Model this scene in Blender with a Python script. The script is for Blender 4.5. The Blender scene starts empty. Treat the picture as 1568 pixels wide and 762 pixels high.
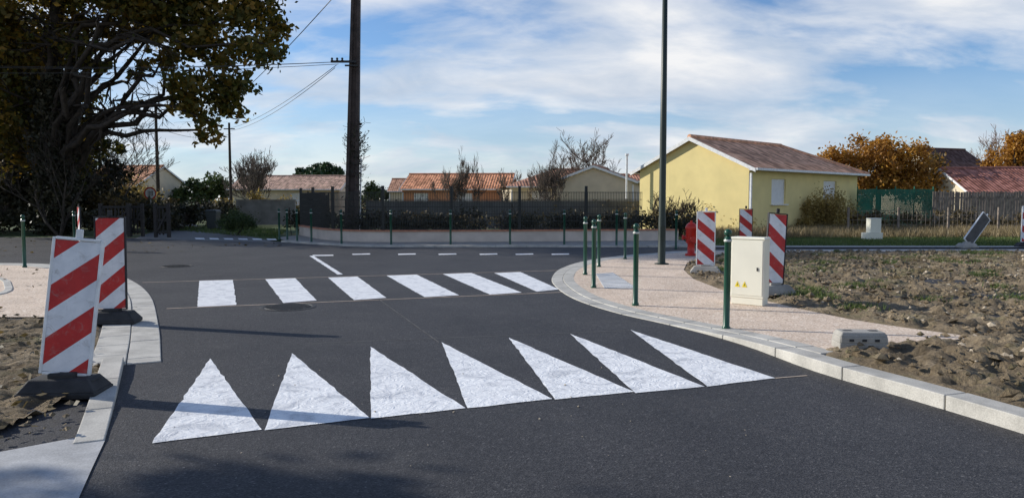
import bpy, bmesh, math, random
import numpy as np
from mathutils import Vector, Matrix, noise
random.seed(7); rng=np.random.default_rng(7)
S=bpy.context.scene
H=1.57; F=1150.0; PITCH=math.atan(76/F)
cp,sp=math.cos(PITCH),math.sin(PITCH)
# survey helpers: turn bearings taken from the camera station into ground coordinates
def ray(px,py):
    x=(px-784)/F; u=(381-py)/F
    return Vector((x, cp+u*sp, -sp+u*cp))
def gp(px,py,z=0.0):
    d=ray(px,py); t=(z-H)/d.z
    return Vector((d.x*t,d.y*t,z))
def pp(px,py,Y):
    d=ray(px,py); t=Y/d.y
    return Vector((d.x*t,Y,H+d.z*t))
def g2(*pts): return [tuple(gp(*p)[:2]) for p in pts]

# ---------- materials ----------
def newmat(name):
    m=bpy.data.materials.new(name); m.use_nodes=True
    nt=m.node_tree; b=nt.nodes['Principled BSDF']
    return m,nt,b
def N(nt,t,**kw):
    n=nt.nodes.new(t)
    for k,v in kw.items(): setattr(n,k,v)
    return n
def ramp(nt,stops,fac):
    r=N(nt,'ShaderNodeValToRGB'); cr=r.color_ramp
    while len(cr.elements)<len(stops): cr.elements.new(0.5)
    for e,(p,c) in zip(cr.elements,stops):
        e.position=p; e.color=(*c,1) if len(c)==3 else c
    nt.links.new(fac,r.inputs['Fac']); return r.outputs['Color']
def mixc(nt,a,b,f,mode='MIX'):
    m=N(nt,'ShaderNodeMix',data_type='RGBA',blend_type=mode)
    for sock,v in ((m.inputs[0],f),(m.inputs[6],a),(m.inputs[7],b)):
        if isinstance(v,(int,float)): sock.default_value=v
        elif isinstance(v,tuple): sock.default_value=(*v,1) if len(v)==3 else v
        else: nt.links.new(v,sock)
    return m.outputs[2]
def pos(nt): return N(nt,'ShaderNodeNewGeometry').outputs['Position']
def noi(nt,vec,scale,detail=4,rough=.55,dist=0):
    n=N(nt,'ShaderNodeTexNoise'); n.inputs['Scale'].default_value=scale
    n.inputs['Detail'].default_value=detail; n.inputs['Roughness'].default_value=rough
    n.inputs['Distortion'].default_value=dist
    nt.links.new(vec,n.inputs['Vector']); return n.outputs['Fac']
def bump(nt,b,h,strength=.3,dist=.01,prev=None):
    n=N(nt,'ShaderNodeBump'); n.inputs['Strength'].default_value=strength; n.inputs['Distance'].default_value=dist
    nt.links.new(h,n.inputs['Height'])
    if prev: nt.links.new(prev,n.inputs['Normal'])
    nt.links.new(n.outputs[0],b.inputs['Normal']); return n.outputs[0]
def simple(name,c,rough=.6,metal=0,var=.25,scale=8,bstr=.1,bscale=60):
    m,nt,b=newmat(name); 
    p=pos(nt)
    f=noi(nt,p,scale,5)
    lo=tuple(x*(1-var) for x in c); hi=tuple(min(1,x*(1+var)) for x in c)
    nt.links.new(ramp(nt,[(.3,lo),(.7,hi)],f),b.inputs['Base Color'])
    b.inputs['Roughness'].default_value=rough; b.inputs['Metallic'].default_value=metal
    if bstr: bump(nt,b,noi(nt,p,bscale,3),bstr,.01)
    return m
def leafmat(name,stops,trans=.35):
    m,nt,b=newmat(name)
    g=N(nt,'ShaderNodeNewGeometry')
    big=noi(nt,g.outputs['Position'],.45,3)
    mx=N(nt,'ShaderNodeMath',operation='MULTIPLY_ADD'); nt.links.new(g.outputs['Random Per Island'],mx.inputs[0]); mx.inputs[1].default_value=.45
    sub=N(nt,'ShaderNodeMath',operation='MULTIPLY_ADD'); nt.links.new(big,sub.inputs[0]); sub.inputs[1].default_value=1.3; sub.inputs[2].default_value=-.37
    nt.links.new(sub.outputs[0],mx.inputs[2])
    c=ramp(nt,stops,mx.outputs[0])
    nt.links.new(c,b.inputs['Base Color']); b.inputs['Roughness'].default_value=.6
    t=N(nt,'ShaderNodeBsdfTranslucent'); nt.links.new(c,t.inputs['Color'])
    ms=N(nt,'ShaderNodeMixShader'); ms.inputs[0].default_value=trans
    nt.links.new(b.outputs[0],ms.inputs[1]); nt.links.new(t.outputs[0],ms.inputs[2])
    nt.links.new(ms.outputs[0],nt.nodes['Material Output'].inputs['Surface'])
    return m
def N2(nt,col):
    s=N(nt,'ShaderNodeRGBToBW'); nt.links.new(col,s.inputs[0]); return s.outputs[0]
def asphalt():
    m,nt,b=newmat('asphalt'); p=pos(nt)
    v=N(nt,'ShaderNodeTexVoronoi'); v.inputs['Scale'].default_value=100; nt.links.new(p,v.inputs['Vector'])
    sp_=ramp(nt,[(0,(.019,.019,.021)),(.45,(.036,.036,.039)),(.85,(.066,.065,.067)),(1,(.17,.165,.16))],v.outputs['Color'])
    big=noi(nt,p,.6,6,.6)
    c=mixc(nt,sp_,ramp(nt,[(.3,(.74,.74,.77)),(.7,(1.26,1.23,1.2))],big),1.0,'MULTIPLY')
    d=noi(nt,p,2.2,7,.65,.6)
    c=mixc(nt,c,(.12,.112,.104),N2(nt,ramp(nt,[(.56,(0,0,0)),(.85,(.45,.45,.45))],d)))
    g=noi(nt,p,18,4,.7)
    c=mixc(nt,c,ramp(nt,[(.3,(.78,.78,.79)),(.7,(1.22,1.22,1.22))],g),1.0,'MULTIPLY')
    nt.links.new(c,b.inputs['Base Color']); b.inputs['Roughness'].default_value=.7
    b.inputs['Specular IOR Level'].default_value=.35
    n1=bump(nt,b,v.outputs['Distance'],.45,.006)
    bump(nt,b,noi(nt,p,35,3),.3,.008,n1)
    return m
def paint():
    m,nt,b=newmat('road_paint'); p=pos(nt)
    sw=noi(nt,p,2.2,3,.5,2.8)
    f=noi(nt,p,14,6,.6,.5)
    c=ramp(nt,[(.30,(.60,.61,.63)),(.48,(.85,.85,.85)),(.72,(.94,.94,.93))],sw)
    c=mixc(nt,c,ramp(nt,[(.3,(.82,.82,.84)),(.5,(1,1,1))],f),.8,'MULTIPLY')
    v=N(nt,'ShaderNodeTexVoronoi'); v.inputs['Scale'].default_value=70; nt.links.new(p,v.inputs['Vector'])
    pit=ramp(nt,[(0.02,(.35,.35,.36)),(.10,(1,1,1))],N2(nt,v.outputs['Color']))
    c=mixc(nt,c,pit,.5,'MULTIPLY')
    nt.links.new(c,b.inputs['Base Color']); b.inputs['Roughness'].default_value=.5
    n1=bump(nt,b,noi(nt,p,7,3,.5,3),.55,.022)
    bump(nt,b,v.outputs['Distance'],.25,.004,n1)
    return m
def paving():
    m,nt,b=newmat('beige_exposed_aggregate'); p=pos(nt)
    v=N(nt,'ShaderNodeTexVoronoi'); v.inputs['Scale'].default_value=55; nt.links.new(p,v.inputs['Vector'])
    c=ramp(nt,[(0,(.33,.235,.165)),(.35,(.62,.475,.355)),(.7,(.77,.63,.50)),(1,(.88,.80,.70))],N2(nt,v.outputs['Color']))
    c=mixc(nt,c,ramp(nt,[(.3,(.84,.83,.82)),(.65,(1.08,1.07,1.06))],noi(nt,p,1.1,6,.6)),1.0,'MULTIPLY')
    nt.links.new(c,b.inputs['Base Color']); b.inputs['Roughness'].default_value=.85
    bump(nt,b,v.outputs['Distance'],.35,.005); return m
def concrete(name,c=(.40,.39,.37),stain=.35):
    m,nt,b=newmat(name); p=pos(nt)
    a=noi(nt,p,3,7,.6); f=noi(nt,p,90,3)
    lo=tuple(x*(1-stain) for x in c); hi=tuple(x*1.15 for x in c)
    col=ramp(nt,[(.3,lo),(.6,c),(.8,hi)],a)
    col=mixc(nt,col,ramp(nt,[(.3,(.8,.8,.8)),(.7,(1.1,1.1,1.1))],f),1.0,'MULTIPLY')
    nt.links.new(col,b.inputs['Base Color']); b.inputs['Roughness'].default_value=.85
    bump(nt,b,f,.3,.006); return m
def dirt():
    m,nt,b=newmat('bare_earth'); p=pos(nt)
    a=noi(nt,p,1.3,8,.65,.4); f=noi(nt,p,22,6,.7); 
    c=ramp(nt,[(.30,(.12,.088,.050)),(.48,(.235,.178,.108)),(.62,(.36,.28,.18)),(.8,(.46,.37,.25))],a)
    c=mixc(nt,c,ramp(nt,[(.3,(.5,.48,.45)),(.7,(1.3,1.3,1.3))],f),1.0,'MULTIPLY')
    gr=noi(nt,p,.8,7,.72)
    c=mixc(nt,c,(.10,.115,.040),N2(nt,ramp(nt,[(.53,(0,0,0)),(.66,(.65,.65,.65))],gr)))
    nt.links.new(c,b.inputs['Base Color']); b.inputs['Roughness'].default_value=.95
    bump(nt,b,f,.9,.06); return m
def ground():
    m,nt,b=newmat('grassland'); p=pos(nt)
    a=noi(nt,p,.25,8,.65); f=noi(nt,p,18,5,.7)
    c=ramp(nt,[(.3,(.05,.085,.02)),(.5,(.09,.125,.035)),(.7,(.17,.15,.07))],a)
    c=mixc(nt,c,ramp(nt,[(.3,(.6,.6,.6)),(.7,(1.3,1.3,1.3))],f),1.0,'MULTIPLY')
    nt.links.new(c,b.inputs['Base Color']); b.inputs['Roughness'].default_value=.95
    bump(nt,b,f,.8,.06); return m
def rooftile(name,c,axis=0):
    m,nt,b=newmat(name)
    tc=N(nt,'ShaderNodeTexCoord').outputs['Object']
    s=N(nt,'ShaderNodeSeparateXYZ'); nt.links.new(tc,s.inputs[0])
    def M(op,a,bv=None):
        n=N(nt,'ShaderNodeMath',operation=op)
        for i,v in enumerate((a,bv)):
            if v is None: continue
            if isinstance(v,(int,float)): n.inputs[i].default_value=v
            else: nt.links.new(v,n.inputs[i])
        return n.outputs[0]
    u=s.outputs[axis]; w=s.outputs[1-axis]
    uu=M('MULTIPLY',u,1/.24); ww=M('MULTIPLY',w,1/.36)
    cb=N(nt,'ShaderNodeCombineXYZ'); nt.links.new(M('FLOOR',uu),cb.inputs[0]); nt.links.new(M('FLOOR',ww),cb.inputs[1])
    wn=N(nt,'ShaderNodeTexWhiteNoise',noise_dimensions='2D'); nt.links.new(cb.outputs[0],wn.inputs['Vector'])
    c1=tuple(x*.6 for x in c); c2=tuple(min(1,x*1.4+.03) for x in c)
    col=ramp(nt,[(0,c1),(.5,c),(1,c2)],wn.outputs['Value'])
    col=mixc(nt,col,ramp(nt,[(.35,(.85,.85,.85)),(.7,(1.15,1.15,1.15))],noi(nt,tc,.8,6)),1.0,'MULTIPLY')
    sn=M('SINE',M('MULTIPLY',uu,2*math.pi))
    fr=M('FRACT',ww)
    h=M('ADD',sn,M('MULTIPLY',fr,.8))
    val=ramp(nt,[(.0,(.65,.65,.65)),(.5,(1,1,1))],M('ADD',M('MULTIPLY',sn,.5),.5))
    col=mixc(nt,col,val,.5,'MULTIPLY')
    nt.links.new(col,b.inputs['Base Color']); b.inputs['Roughness'].default_value=.9
    b.inputs['Specular IOR Level'].default_value=.15
    bump(nt,b,h,.5,.03); return m
def stripes(name,sgn):
    m,nt,b=newmat(name)
    tc=N(nt,'ShaderNodeTexCoord').outputs['Object']
    s=N(nt,'ShaderNodeSeparateXYZ'); nt.links.new(tc,s.inputs[0])
    a=N(nt,'ShaderNodeMath',operation='MULTIPLY_ADD'); nt.links.new(s.outputs[0],a.inputs[0]); a.inputs[1].default_value=-sgn*.85; nt.links.new(s.outputs[2],a.inputs[2])
    d=N(nt,'ShaderNodeMath',operation='MULTIPLY_ADD'); nt.links.new(a.outputs[0],d.inputs[0]); d.inputs[1].default_value=1/.42; d.inputs[2].default_value=10.42
    fr=N(nt,'ShaderNodeMath',operation='FRACT'); nt.links.new(d.outputs[0],fr.inputs[0])
    gt=N(nt,'ShaderNodeMath',operation='GREATER_THAN'); nt.links.new(fr.outputs[0],gt.inputs[0]); gt.inputs[1].default_value=.5
    n=noi(nt,tc,6,6,.6)
    red=ramp(nt,[(.3,(.42,.010,.012)),(.7,(.60,.025,.022))],n); wh=ramp(nt,[(.3,(.66,.67,.70)),(.6,(.84,.84,.86))],n)
    c=mixc(nt,red,wh,gt.outputs[0])
    gr=noi(nt,tc,9,7,.72,1.)
    c=mixc(nt,c,(.30,.28,.25),N2(nt,ramp(nt,[(.54,(0,0,0)),(.72,(.65,.65,.65))],gr)))
    nt.links.new(c,b.inputs['Base Color']); b.inputs['Roughness'].default_value=.45
    return m
M_asph=asphalt(); M_paint=paint(); M_pav=paving(); M_dirt=dirt(); M_ground=ground()
M_kerb=concrete('kerb_concrete',(.56,.535,.48)); M_conc=concrete('concrete_slab',(.48,.48,.48)); M_cblock=concrete('concrete_block_grey',(.40,.38,.34))
M_green=simple('green_paint',(.010,.065,.036),.3,0,.1,5,.0)
M_lampg=simple('lamp_green_paint',(.012,.024,.018),.45,0,.1,5,.0)
M_ring=simple('bollard_ring',(.6,.6,.55),.4,0,.1,5,0)
M_blackrub=simple('black_rubber',(.030,.029,.030),.75,0,.5,6,.3,80)
M_white=simple('white_plastic',(.78,.78,.77),.45,0,.15,9,.0)
M_cream=simple('cream_cabinet_paint',(.80,.77,.64),.5,0,.04,3,.03,150)
M_yel=simple('warning_yellow',(.85,.65,.03),.5,0,.05)
M_dark=simple('dark_fence_metal',(.010,.013,.012),.5,0,.2,6,0)
M_red=simple('hydrant_red',(.55,.025,.012),.4,0,.15,8,.05)
M_pole=simple('weathered_dark_pole',(.060,.043,.036),.8,0,.45,3,.4,40)
M_wire=simple('cable_black',(.02,.02,.02),.6,0,.1,5,0)
M_bark=simple('bark',(.045,.034,.025),.95,0,.5,6,.8,25)
M_twig=simple('grey_bark',(.095,.074,.058),.95,0,.3,6,.3,25)
M_ywall=simple('yellow_render',(.80,.66,.30),.9,0,.07,1.2,.25,120)
M_cwall=simple('cream_render',(.66,.56,.41),.9,0,.1,1.2,.2,120)
M_owall=simple('orange_render',(.62,.28,.14),.9,0,.1,1.2,.2,120)
M_lowwall=simple('beige_render',(.62,.53,.45),.9,0,.15,1.5,.2,90)
M_cap=simple('terracotta_cap',(.50,.21,.12),.85,0,.25,6,.2,60)
M_gwall=simple('grey_block_wall',(.24,.23,.215),.9,0,.25,2,.2,60)
M_wood=simple('weathered_wood',(.22,.18,.145),.9,0,.4,4,.3,40)
M_blackwood=simple('dark_stained_wood',(.02,.016,.014),.7,0,.3,4,.2,40)
M_iron=simple('cast_iron',(.045,.043,.04),.6,.3,.4,30,.3,60)
M_greennet=simple('green_windbreak_net',(.022,.15,.095),.8,0,.25,3,.2,60)
M_shut=simple('roller_shutter_white',(.82,.82,.81),.5,0,.05,5,0)
M_line=simple('resin_joint',(.46,.37,.29),.8,0,.3,5,0)
M_backgrey=simple('panel_back_grey',(.07,.068,.07),.6,0,.3,5,.1)
M_oak=leafmat('oak_leaves',[(0,(.028,.040,.008)),(.28,(.07,.080,.013)),(.55,(.16,.125,.018)),(.8,(.30,.17,.022)),(1,(.40,.23,.03))],.5)
M_darkleaf=leafmat('dark_hedge_leaves',[(0,(.014,.016,.008)),(.5,(.035,.035,.015)),(1,(.085,.065,.03))],.2)
M_brownleaf=leafmat('brown_hedge_leaves',[(0,(.045,.036,.016)),(.5,(.12,.09,.035)),(1,(.25,.17,.06))],.3)
M_orange=leafmat('autumn_orange_leaves',[(0,(.16,.07,.015)),(.4,(.36,.17,.03)),(.7,(.52,.26,.035)),(1,(.62,.36,.06))],.45)
M_yleaf=leafmat('yellow_bush_leaves',[(0,(.14,.11,.03)),(.5,(.32,.23,.07)),(1,(.50,.36,.11))],.35)
M_greenleaf=leafmat('green_leaves',[(0,(.02,.04,.01)),(.5,(.055,.085,.022)),(1,(.10,.13,.04))],.3)
M_pine=leafmat('pine_needles',[(0,(.008,.026,.008)),(.5,(.022,.055,.014)),(1,(.04,.085,.024))],.1)
M_straw=leafmat('dry_grass',[(0,(.13,.095,.045)),(.5,(.27,.205,.105)),(1,(.42,.33,.17))],.3)
M_grass=leafmat('green_grass',[(0,(.04,.07,.015)),(.5,(.10,.15,.035)),(1,(.18,.20,.06))],.35)
M_stone=simple('field_stone',(.42,.35,.26),.95,0,.4,9,.3,60)

# ---------- mesh helpers ----------
def obj(name,verts,faces,mat,parent=None,smooth=False):
    me=bpy.data.meshes.new(name); me.from_pydata([tuple(v) for v in verts],[],faces); me.update()
    for m in (mat if isinstance(mat,list) else [mat]): me.materials.append(m)
    if smooth: me.polygons.foreach_set('use_smooth',[True]*len(me.polygons))
    o=bpy.data.objects.new(name,me); S.collection.objects.link(o)
    if parent: o.parent=parent
    return o
def empty(name,loc=(0,0,0),rz=0):
    e=bpy.data.objects.new(name,None); e.empty_display_size=.2; e.location=loc; e.rotation_euler=(0,0,rz)
    S.collection.objects.link(e); return e
class MB:
    def __init__(s): s.v=[]; s.f=[]
    def add(s,v,f):
        n=len(s.v); s.v+= [Vector(x) for x in v]; s.f+=[[i+n for i in q] for q in f]
    def box(s,c,d,R=None):
        x,y,z=d[0]/2,d[1]/2,d[2]/2
        v=[Vector(q) for q in ((-x,-y,-z),(x,-y,-z),(x,y,-z),(-x,y,-z),(-x,-y,z),(x,-y,z),(x,y,z),(-x,y,z))]
        if R: v=[R@q for q in v]
        c=Vector(c)
        s.add([q+c for q in v],[(0,3,2,1),(4,5,6,7),(0,1,5,4),(1,2,6,5),(2,3,7,6),(3,0,4,7)])
    def frust(s,c,b,t,h):
        c=Vector(c); v=[]
        for (x,y),z in ((b,0),(t,h)):
            v+=[c+Vector(q) for q in ((-x/2,-y/2,z),(x/2,-y/2,z),(x/2,y/2,z),(-x/2,y/2,z))]
        s.add(v,[(0,3,2,1),(4,5,6,7),(0,1,5,4),(1,2,6,5),(2,3,7,6),(3,0,4,7)])
    def tube(s,pts,rad,n=6,cap=True):
        pts=[Vector(p) for p in pts]; base=len(s.v); m=len(pts)
        for i,p in enumerate(pts):
            t=(pts[min(i+1,m-1)]-pts[max(i-1,0)])
            if t.length<1e-9: t=Vector((0,0,1))
            t.normalize(); a=t.orthogonal() if abs(t.z)<.95 else t.cross(Vector((0,1,0)))
            a.normalize(); b=t.cross(a)
            r=rad[i] if isinstance(rad,(list,tuple)) else rad
            for k in range(n):
                w=2*math.pi*k/n; s.v.append(p+(a*math.cos(w)+b*math.sin(w))*r)
        for i in range(m-1):
            for k in range(n):
                a0=base+i*n+k; b0=base+i*n+(k+1)%n
                s.f.append([a0,b0,b0+n,a0+n])
        if cap:
            s.f.append([base+k for k in range(n)][::-1]); s.f.append([base+(m-1)*n+k for k in range(n)])
    def lathe(s,prof,c=(0,0,0),n=20):
        c=Vector(c); base=len(s.v); m=len(prof)
        for r,z in prof:
            for k in range(n):
                w=2*math.pi*k/n; s.v.append(c+Vector((r*math.cos(w),r*math.sin(w),z)))
        for i in range(m-1):
            for k in range(n):
                a0=base+i*n+k; b0=base+i*n+(k+1)%n; s.f.append([a0,b0,b0+n,a0+n])
        s.f.append([base+(m-1)*n+k for k in range(n)])
    def obj(s,name,mat,parent=None,smooth=False,bevel=0):
        o=obj(name,s.v,s.f,mat,parent,smooth)
        if bevel:
            b=o.modifiers.new('bevel','BEVEL'); b.width=bevel; b.segments=2; b.limit_method='ANGLE'
        return o
def sheet(name,poly,z,mat,zf=None,step=.5):
    bm=bmesh.new(); vs=[bm.verts.new((p[0],p[1],0)) for p in poly]
    es=[bm.edges.new((vs[i],vs[(i+1)%len(vs)])) for i in range(len(vs))]
    bmesh.ops.triangle_fill(bm,use_beauty=True,edges=es)
    if zf:
        ys=[p[1] for p in poly]; y=min(ys)+step
        while y<min(max(ys),14):
            bmesh.ops.bisect_plane(bm,geom=bm.verts[:]+bm.edges[:]+bm.faces[:],plane_co=(0,y,0),plane_no=(0,1,0)); y+=step
        for v in bm.verts: v.co.z=zf(v.co.x,v.co.y)
    else:
        for v in bm.verts: v.co.z=z
    bmesh.ops.recalc_face_normals(bm,faces=bm.faces[:])
    if bm.faces and sum(f.normal.z for f in bm.faces)<0: bmesh.ops.reverse_faces(bm,faces=bm.faces[:])
    me=bpy.data.meshes.new(name); bm.to_mesh(me); bm.free(); me.materials.append(mat)
    o=bpy.data.objects.new(name,me); S.collection.objects.link(o); return o
def smooth_path(pts,ds=.12):
    P=[np.array(p,float) for p in pts]; P=[2*P[0]-P[1]]+P+[2*P[-1]-P[-2]]; out=[]
    for i in range(1,len(P)-2):
        n=max(2,int(np.linalg.norm(P[i+1]-P[i])/ds))
        for k in range(n):
            t=k/n; a,b,c,d=P[i-1:i+3]
            out.append(.5*((2*b)+(-a+c)*t+(2*a-5*b+4*c-d)*t*t+(-a+3*b-3*c+d)*t**3))
    out.append(P[-2]); return np.array(out)
def offset(path,d):
    t=np.gradient(path,axis=0); t/=np.linalg.norm(t,axis=1)[:,None]+1e-9
    return path+np.stack([-t[:,1],t[:,0]],1)*d
def kerb(name,path,d0,d1,zf,mat,unit=1.0,gap=.012,sides=True):
    A=offset(path,d0); B=offset(path,d1)
    s=np.concatenate([[0],np.cumsum(np.linalg.norm(np.diff(path,axis=0),axis=1))])
    mb=MB(); t=0
    while t<s[-1]-.2:
        e=min(t+unit,s[-1]); ks=np.linspace(t+gap/2,e-gap/2,4)
        jz=random.uniform(-.002,.002)
        L=[(np.interp(k,s,A[:,0]),np.interp(k,s,A[:,1])) for k in ks]; R=[(np.interp(k,s,B[:,0]),np.interp(k,s,B[:,1])) for k in ks]
        v=[]
        for a,b in zip(L,R):
            z=zf(*a)+jz; v+=[(a[0],a[1],-.05),(a[0],a[1],z),(b[0],b[1],z),(b[0],b[1],-.05)]
        f=[]
        for i in range(3):
            o=i*4
            for q in ((0,1,5,4),(1,2,6,5),(2,3,7,6)): f.append([o+x for x in q])
        f.append([0,3,2,1]); f.append([12,13,14,15])
        mb.add(v,f); t=e
    return mb.obj(name,mat,bevel=.008 if sides else 0)
def sd_poly(X,Y,poly):
    P=np.array(poly); Q=np.roll(P,-1,axis=0); d=np.full(X.shape,1e9); ins=np.zeros(X.shape,bool)
    for (x1,y1),(x2,y2) in zip(P,Q):
        ex,ey=x2-x1,y2-y1; L=ex*ex+ey*ey+1e-12
        t=np.clip(((X-x1)*ex+(Y-y1)*ey)/L,0,1)
        d=np.minimum(d,np.hypot(X-x1-t*ex,Y-y1-t*ey))
        c=((y1>Y)!=(y2>Y)); xi=(x2-x1)*(Y-y1)/((y2-y1) if abs(y2-y1)>1e-12 else 1e-12)+x1
        ins^=(c&(X<xi))
    return np.where(ins,d,-d)
def raw(name,V,k,mat,parent=None):
    n=len(V)//k; me=bpy.data.meshes.new(name)
    me.vertices.add(len(V)); me.vertices.foreach_set('co',V.astype(np.float32).ravel())
    me.loops.add(len(V)); me.loops.foreach_set('vertex_index',np.arange(len(V),dtype=np.int32))
    me.polygons.add(n); me.polygons.foreach_set('loop_start',np.arange(n,dtype=np.int32)*k)
    me.update(calc_edges=True); me.validate(); me.materials.append(mat)
    o=bpy.data.objects.new(name,me); S.collection.objects.link(o)
    if parent: o.parent=parent
    return o
def quads_obj(name,C,size,mat,parent=None,elong=1.5,flat=1.0):
    n=len(C); fl=np.array([1,1,flat]); a=rng.normal(size=(n,3))*fl; a/=np.linalg.norm(a,axis=1)[:,None]
    b=rng.normal(size=(n,3))*fl; b-= (b*a).sum(1)[:,None]*a; b/=np.linalg.norm(b,axis=1)[:,None]
    sz=size*rng.uniform(.6,1.35,n)[:,None]; a=a*sz*elong*.5; b=b*sz*.5
    V=np.stack([C-a,C-b*.9+a*.1,C+a,C+b*.9+a*.1],1).reshape(-1,3)
    return raw(name,V,4,mat,parent)
def clump_pts(blobs,n,sub=.33,dens=14):
    vols=np.array([b[1][0]*b[1][1]*b[1][2] for b in blobs])**.75; vols/=vols.sum(); out=[]
    for (c,r),w in zip(blobs,vols):
        k=dens; d=rng.normal(size=(k,3)); d/=np.linalg.norm(d,axis=1)[:,None]
        cc=np.array(c)+d*np.array(r)*rng.uniform(.35,1.0,(k,1))
        m=int(n*w); idx=rng.integers(0,k,m)
        sc=rng.uniform(.5,1.3,(k,1))[idx]
        out.append(cc[idx]+rng.normal(size=(m,3))*np.array(r)*sub*sc*.62)
    return np.concatenate(out)
def grass(name,poly,n,h,mat,zf=lambda x,y:0,w=.012,lean=.35):
    P=np.array(poly); lo=P.min(0); hi=P.max(0)
    pts=rng.uniform(lo,hi,(n*2,2)); pts=pts[sd_poly(pts[:,0],pts[:,1],poly)>0][:n]
    m=len(pts); z=np.array([zf(x,y) for x,y in pts]); hh=h*rng.uniform(.4,1.3,m)
    a=rng.uniform(0,2*math.pi,m); dx=np.cos(a)*w; dy=np.sin(a)*w; l=rng.normal(size=(m,2))*lean*hh[:,None]
    b=np.column_stack([pts,z]); V=np.stack([b-np.column_stack([dx,dy,np.zeros(m)]),b+np.column_stack([dx,dy,np.zeros(m)]),b+np.column_stack([l,hh])],1).reshape(-1,3)
    return raw(name,V,3,mat)
RMIN=[.004]
def grow(mb,p,d,L,r,depth,up=.15,spread=.55,kids=3,seg=3):
    pts=[p]; rad=[max(r,RMIN[0])]; q=p.copy(); dd=d.copy()
    for i in range(seg):
        dd=(dd+Vector((random.gauss(0,.13),random.gauss(0,.13),random.gauss(0,.10)+up*.3))).normalized()
        q=q+dd*L/seg; pts.append(q.copy()); rad.append(max(RMIN[0],r*(1-.42*(i+1)/seg)))
    mb.tube(pts,rad,6 if r>.05 else 3,False)
    if depth<=0: return
    for k in range(kids+(random.random()<.4)):
        j=random.randint(1,seg); s=pts[j]
        nd=(dd+Vector((random.gauss(0,spread),random.gauss(0,spread),random.gauss(0,spread*.7)+up))).normalized()
        grow(mb,s,nd,L*random.uniform(.55,.8),rad[j]*.66,depth-1,up,spread,kids,seg)
def bare_tree(name,base,h,r=.12,depth=4,spread=.5,stems=1,mat=None,up=.2,kids=3,width=None):
    e=empty(name,base); mb=MB(); RMIN[0]=max(.005,base[1]*.00022)
    for s in range(stems):
        d=Vector((random.gauss(0,.12 if stems==1 else .42),random.gauss(0,.12 if stems==1 else .42),1)).normalized()
        grow(mb,Vector((0,0,-.1)),d,h*.36,r/(stems**.5),depth,up,spread,kids)
    zm=sorted(v.z for v in mb.v)[-8]; k=h/zm; kw=k
    if width:
        xs=sorted(v.x for v in mb.v); kw=width/(xs[-8]-xs[8])
    for v in mb.v: v.x*=kw; v.y*=kw; v.z*=k
    RMIN[0]=.004
    mb.obj('branches',mat or M_twig,e); return e

# ---------- world, sun, camera ----------
EL=math.radians(24); AZ=math.atan2(-.955,.295)
sunv=Vector((math.sin(AZ)*math.cos(EL),math.cos(AZ)*math.cos(EL),math.sin(EL)))
w=bpy.data.worlds.new('World'); S.world=w; w.use_nodes=True; nt=w.node_tree; nt.nodes.clear()
sky=N(nt,'ShaderNodeTexSky',sky_type='NISHITA'); sky.sun_disc=False; sky.sun_elevation=EL; sky.sun_rotation=AZ%(2*math.pi)
sky.air_density=1.0; sky.dust_density=.2; sky.ozone_density=3.5
bg=N(nt,'ShaderNodeBackground'); bg.inputs[1].default_value=.135
nt.links.new(mixc(nt,sky.outputs[0],(.80,.90,1.04),1.0,'MULTIPLY'),bg.inputs[0])
tc=N(nt,'ShaderNodeTexCoord'); sx=N(nt,'ShaderNodeSeparateXYZ'); nt.links.new(tc.outputs['Generated'],sx.inputs[0])
def MM(op,a,b=None,c=None):
    n=N(nt,'ShaderNodeMath',operation=op)
    for i,v in enumerate((a,b,c)):
        if v is None: continue
        if isinstance(v,(int,float)): n.inputs[i].default_value=v
        else: nt.links.new(v,n.inputs[i])
    return n.outputs[0]
zz=MM('ADD',MM('MAXIMUM',sx.outputs[2],0.0),.28)
cb=N(nt,'ShaderNodeCombineXYZ'); nt.links.new(MM('DIVIDE',sx.outputs[0],zz),cb.inputs[0]); nt.links.new(MM('DIVIDE',sx.outputs[1],zz),cb.inputs[1])
mp=N(nt,'ShaderNodeMapping'); nt.links.new(cb.outputs[0],mp.inputs[0]); mp.inputs['Rotation'].default_value=(0,0,math.radians(-42)); mp.inputs['Scale'].default_value=(.75,1.25,1); mp.inputs['Location'].default_value=(5.3,2.2,0)
f1=noi(nt,mp.outputs[0],1.6,9,.52,.3)
f2=noi(nt,mp.outputs[0],6,8,.58,.5)
fac=MM('ADD',MM('MULTIPLY',f1,.84),MM('MULTIPLY',f2,.20))
cov=ramp(nt,[(.42,(0,0,0)),(.53,(.70,.70,.70)),(.65,(1,1,1))],fac)
hz=MM('MULTIPLY',MM('SUBTRACT',1,MM('MINIMUM',MM('MULTIPLY',MM('MAXIMUM',sx.outputs[2],0),6.5),1)),.75)
top=MM('SUBTRACT',1,MM('MINIMUM',MM('MULTIPLY',MM('MAXIMUM',MM('SUBTRACT',sx.outputs[2],.34),0),4),1))
covf=MM('MULTIPLY',MM('MAXIMUM',N2(nt,cov),hz),MM('MAXIMUM',top,.12))
ccol=ramp(nt,[(.34,(.56,.65,.78)),(.50,(.74,.79,.87)),(.64,(.95,.955,.97))],noi(nt,mp.outputs[0],2.8,8,.56,.4))
bg2=N(nt,'ShaderNodeBackground'); nt.links.new(ccol,bg2.inputs[0]); bg2.inputs[1].default_value=.96
ms=N(nt,'ShaderNodeMixShader'); nt.links.new(covf,ms.inputs[0]); nt.links.new(bg.outputs[0],ms.inputs[1]); nt.links.new(bg2.outputs[0],ms.inputs[2])
wo=N(nt,'ShaderNodeOutputWorld'); nt.links.new(ms.outputs[0],wo.inputs[0])
L=bpy.data.lights.new('sun','SUN'); L.energy=5; L.angle=math.radians(.45); L.color=(1,.95,.86)
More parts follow.
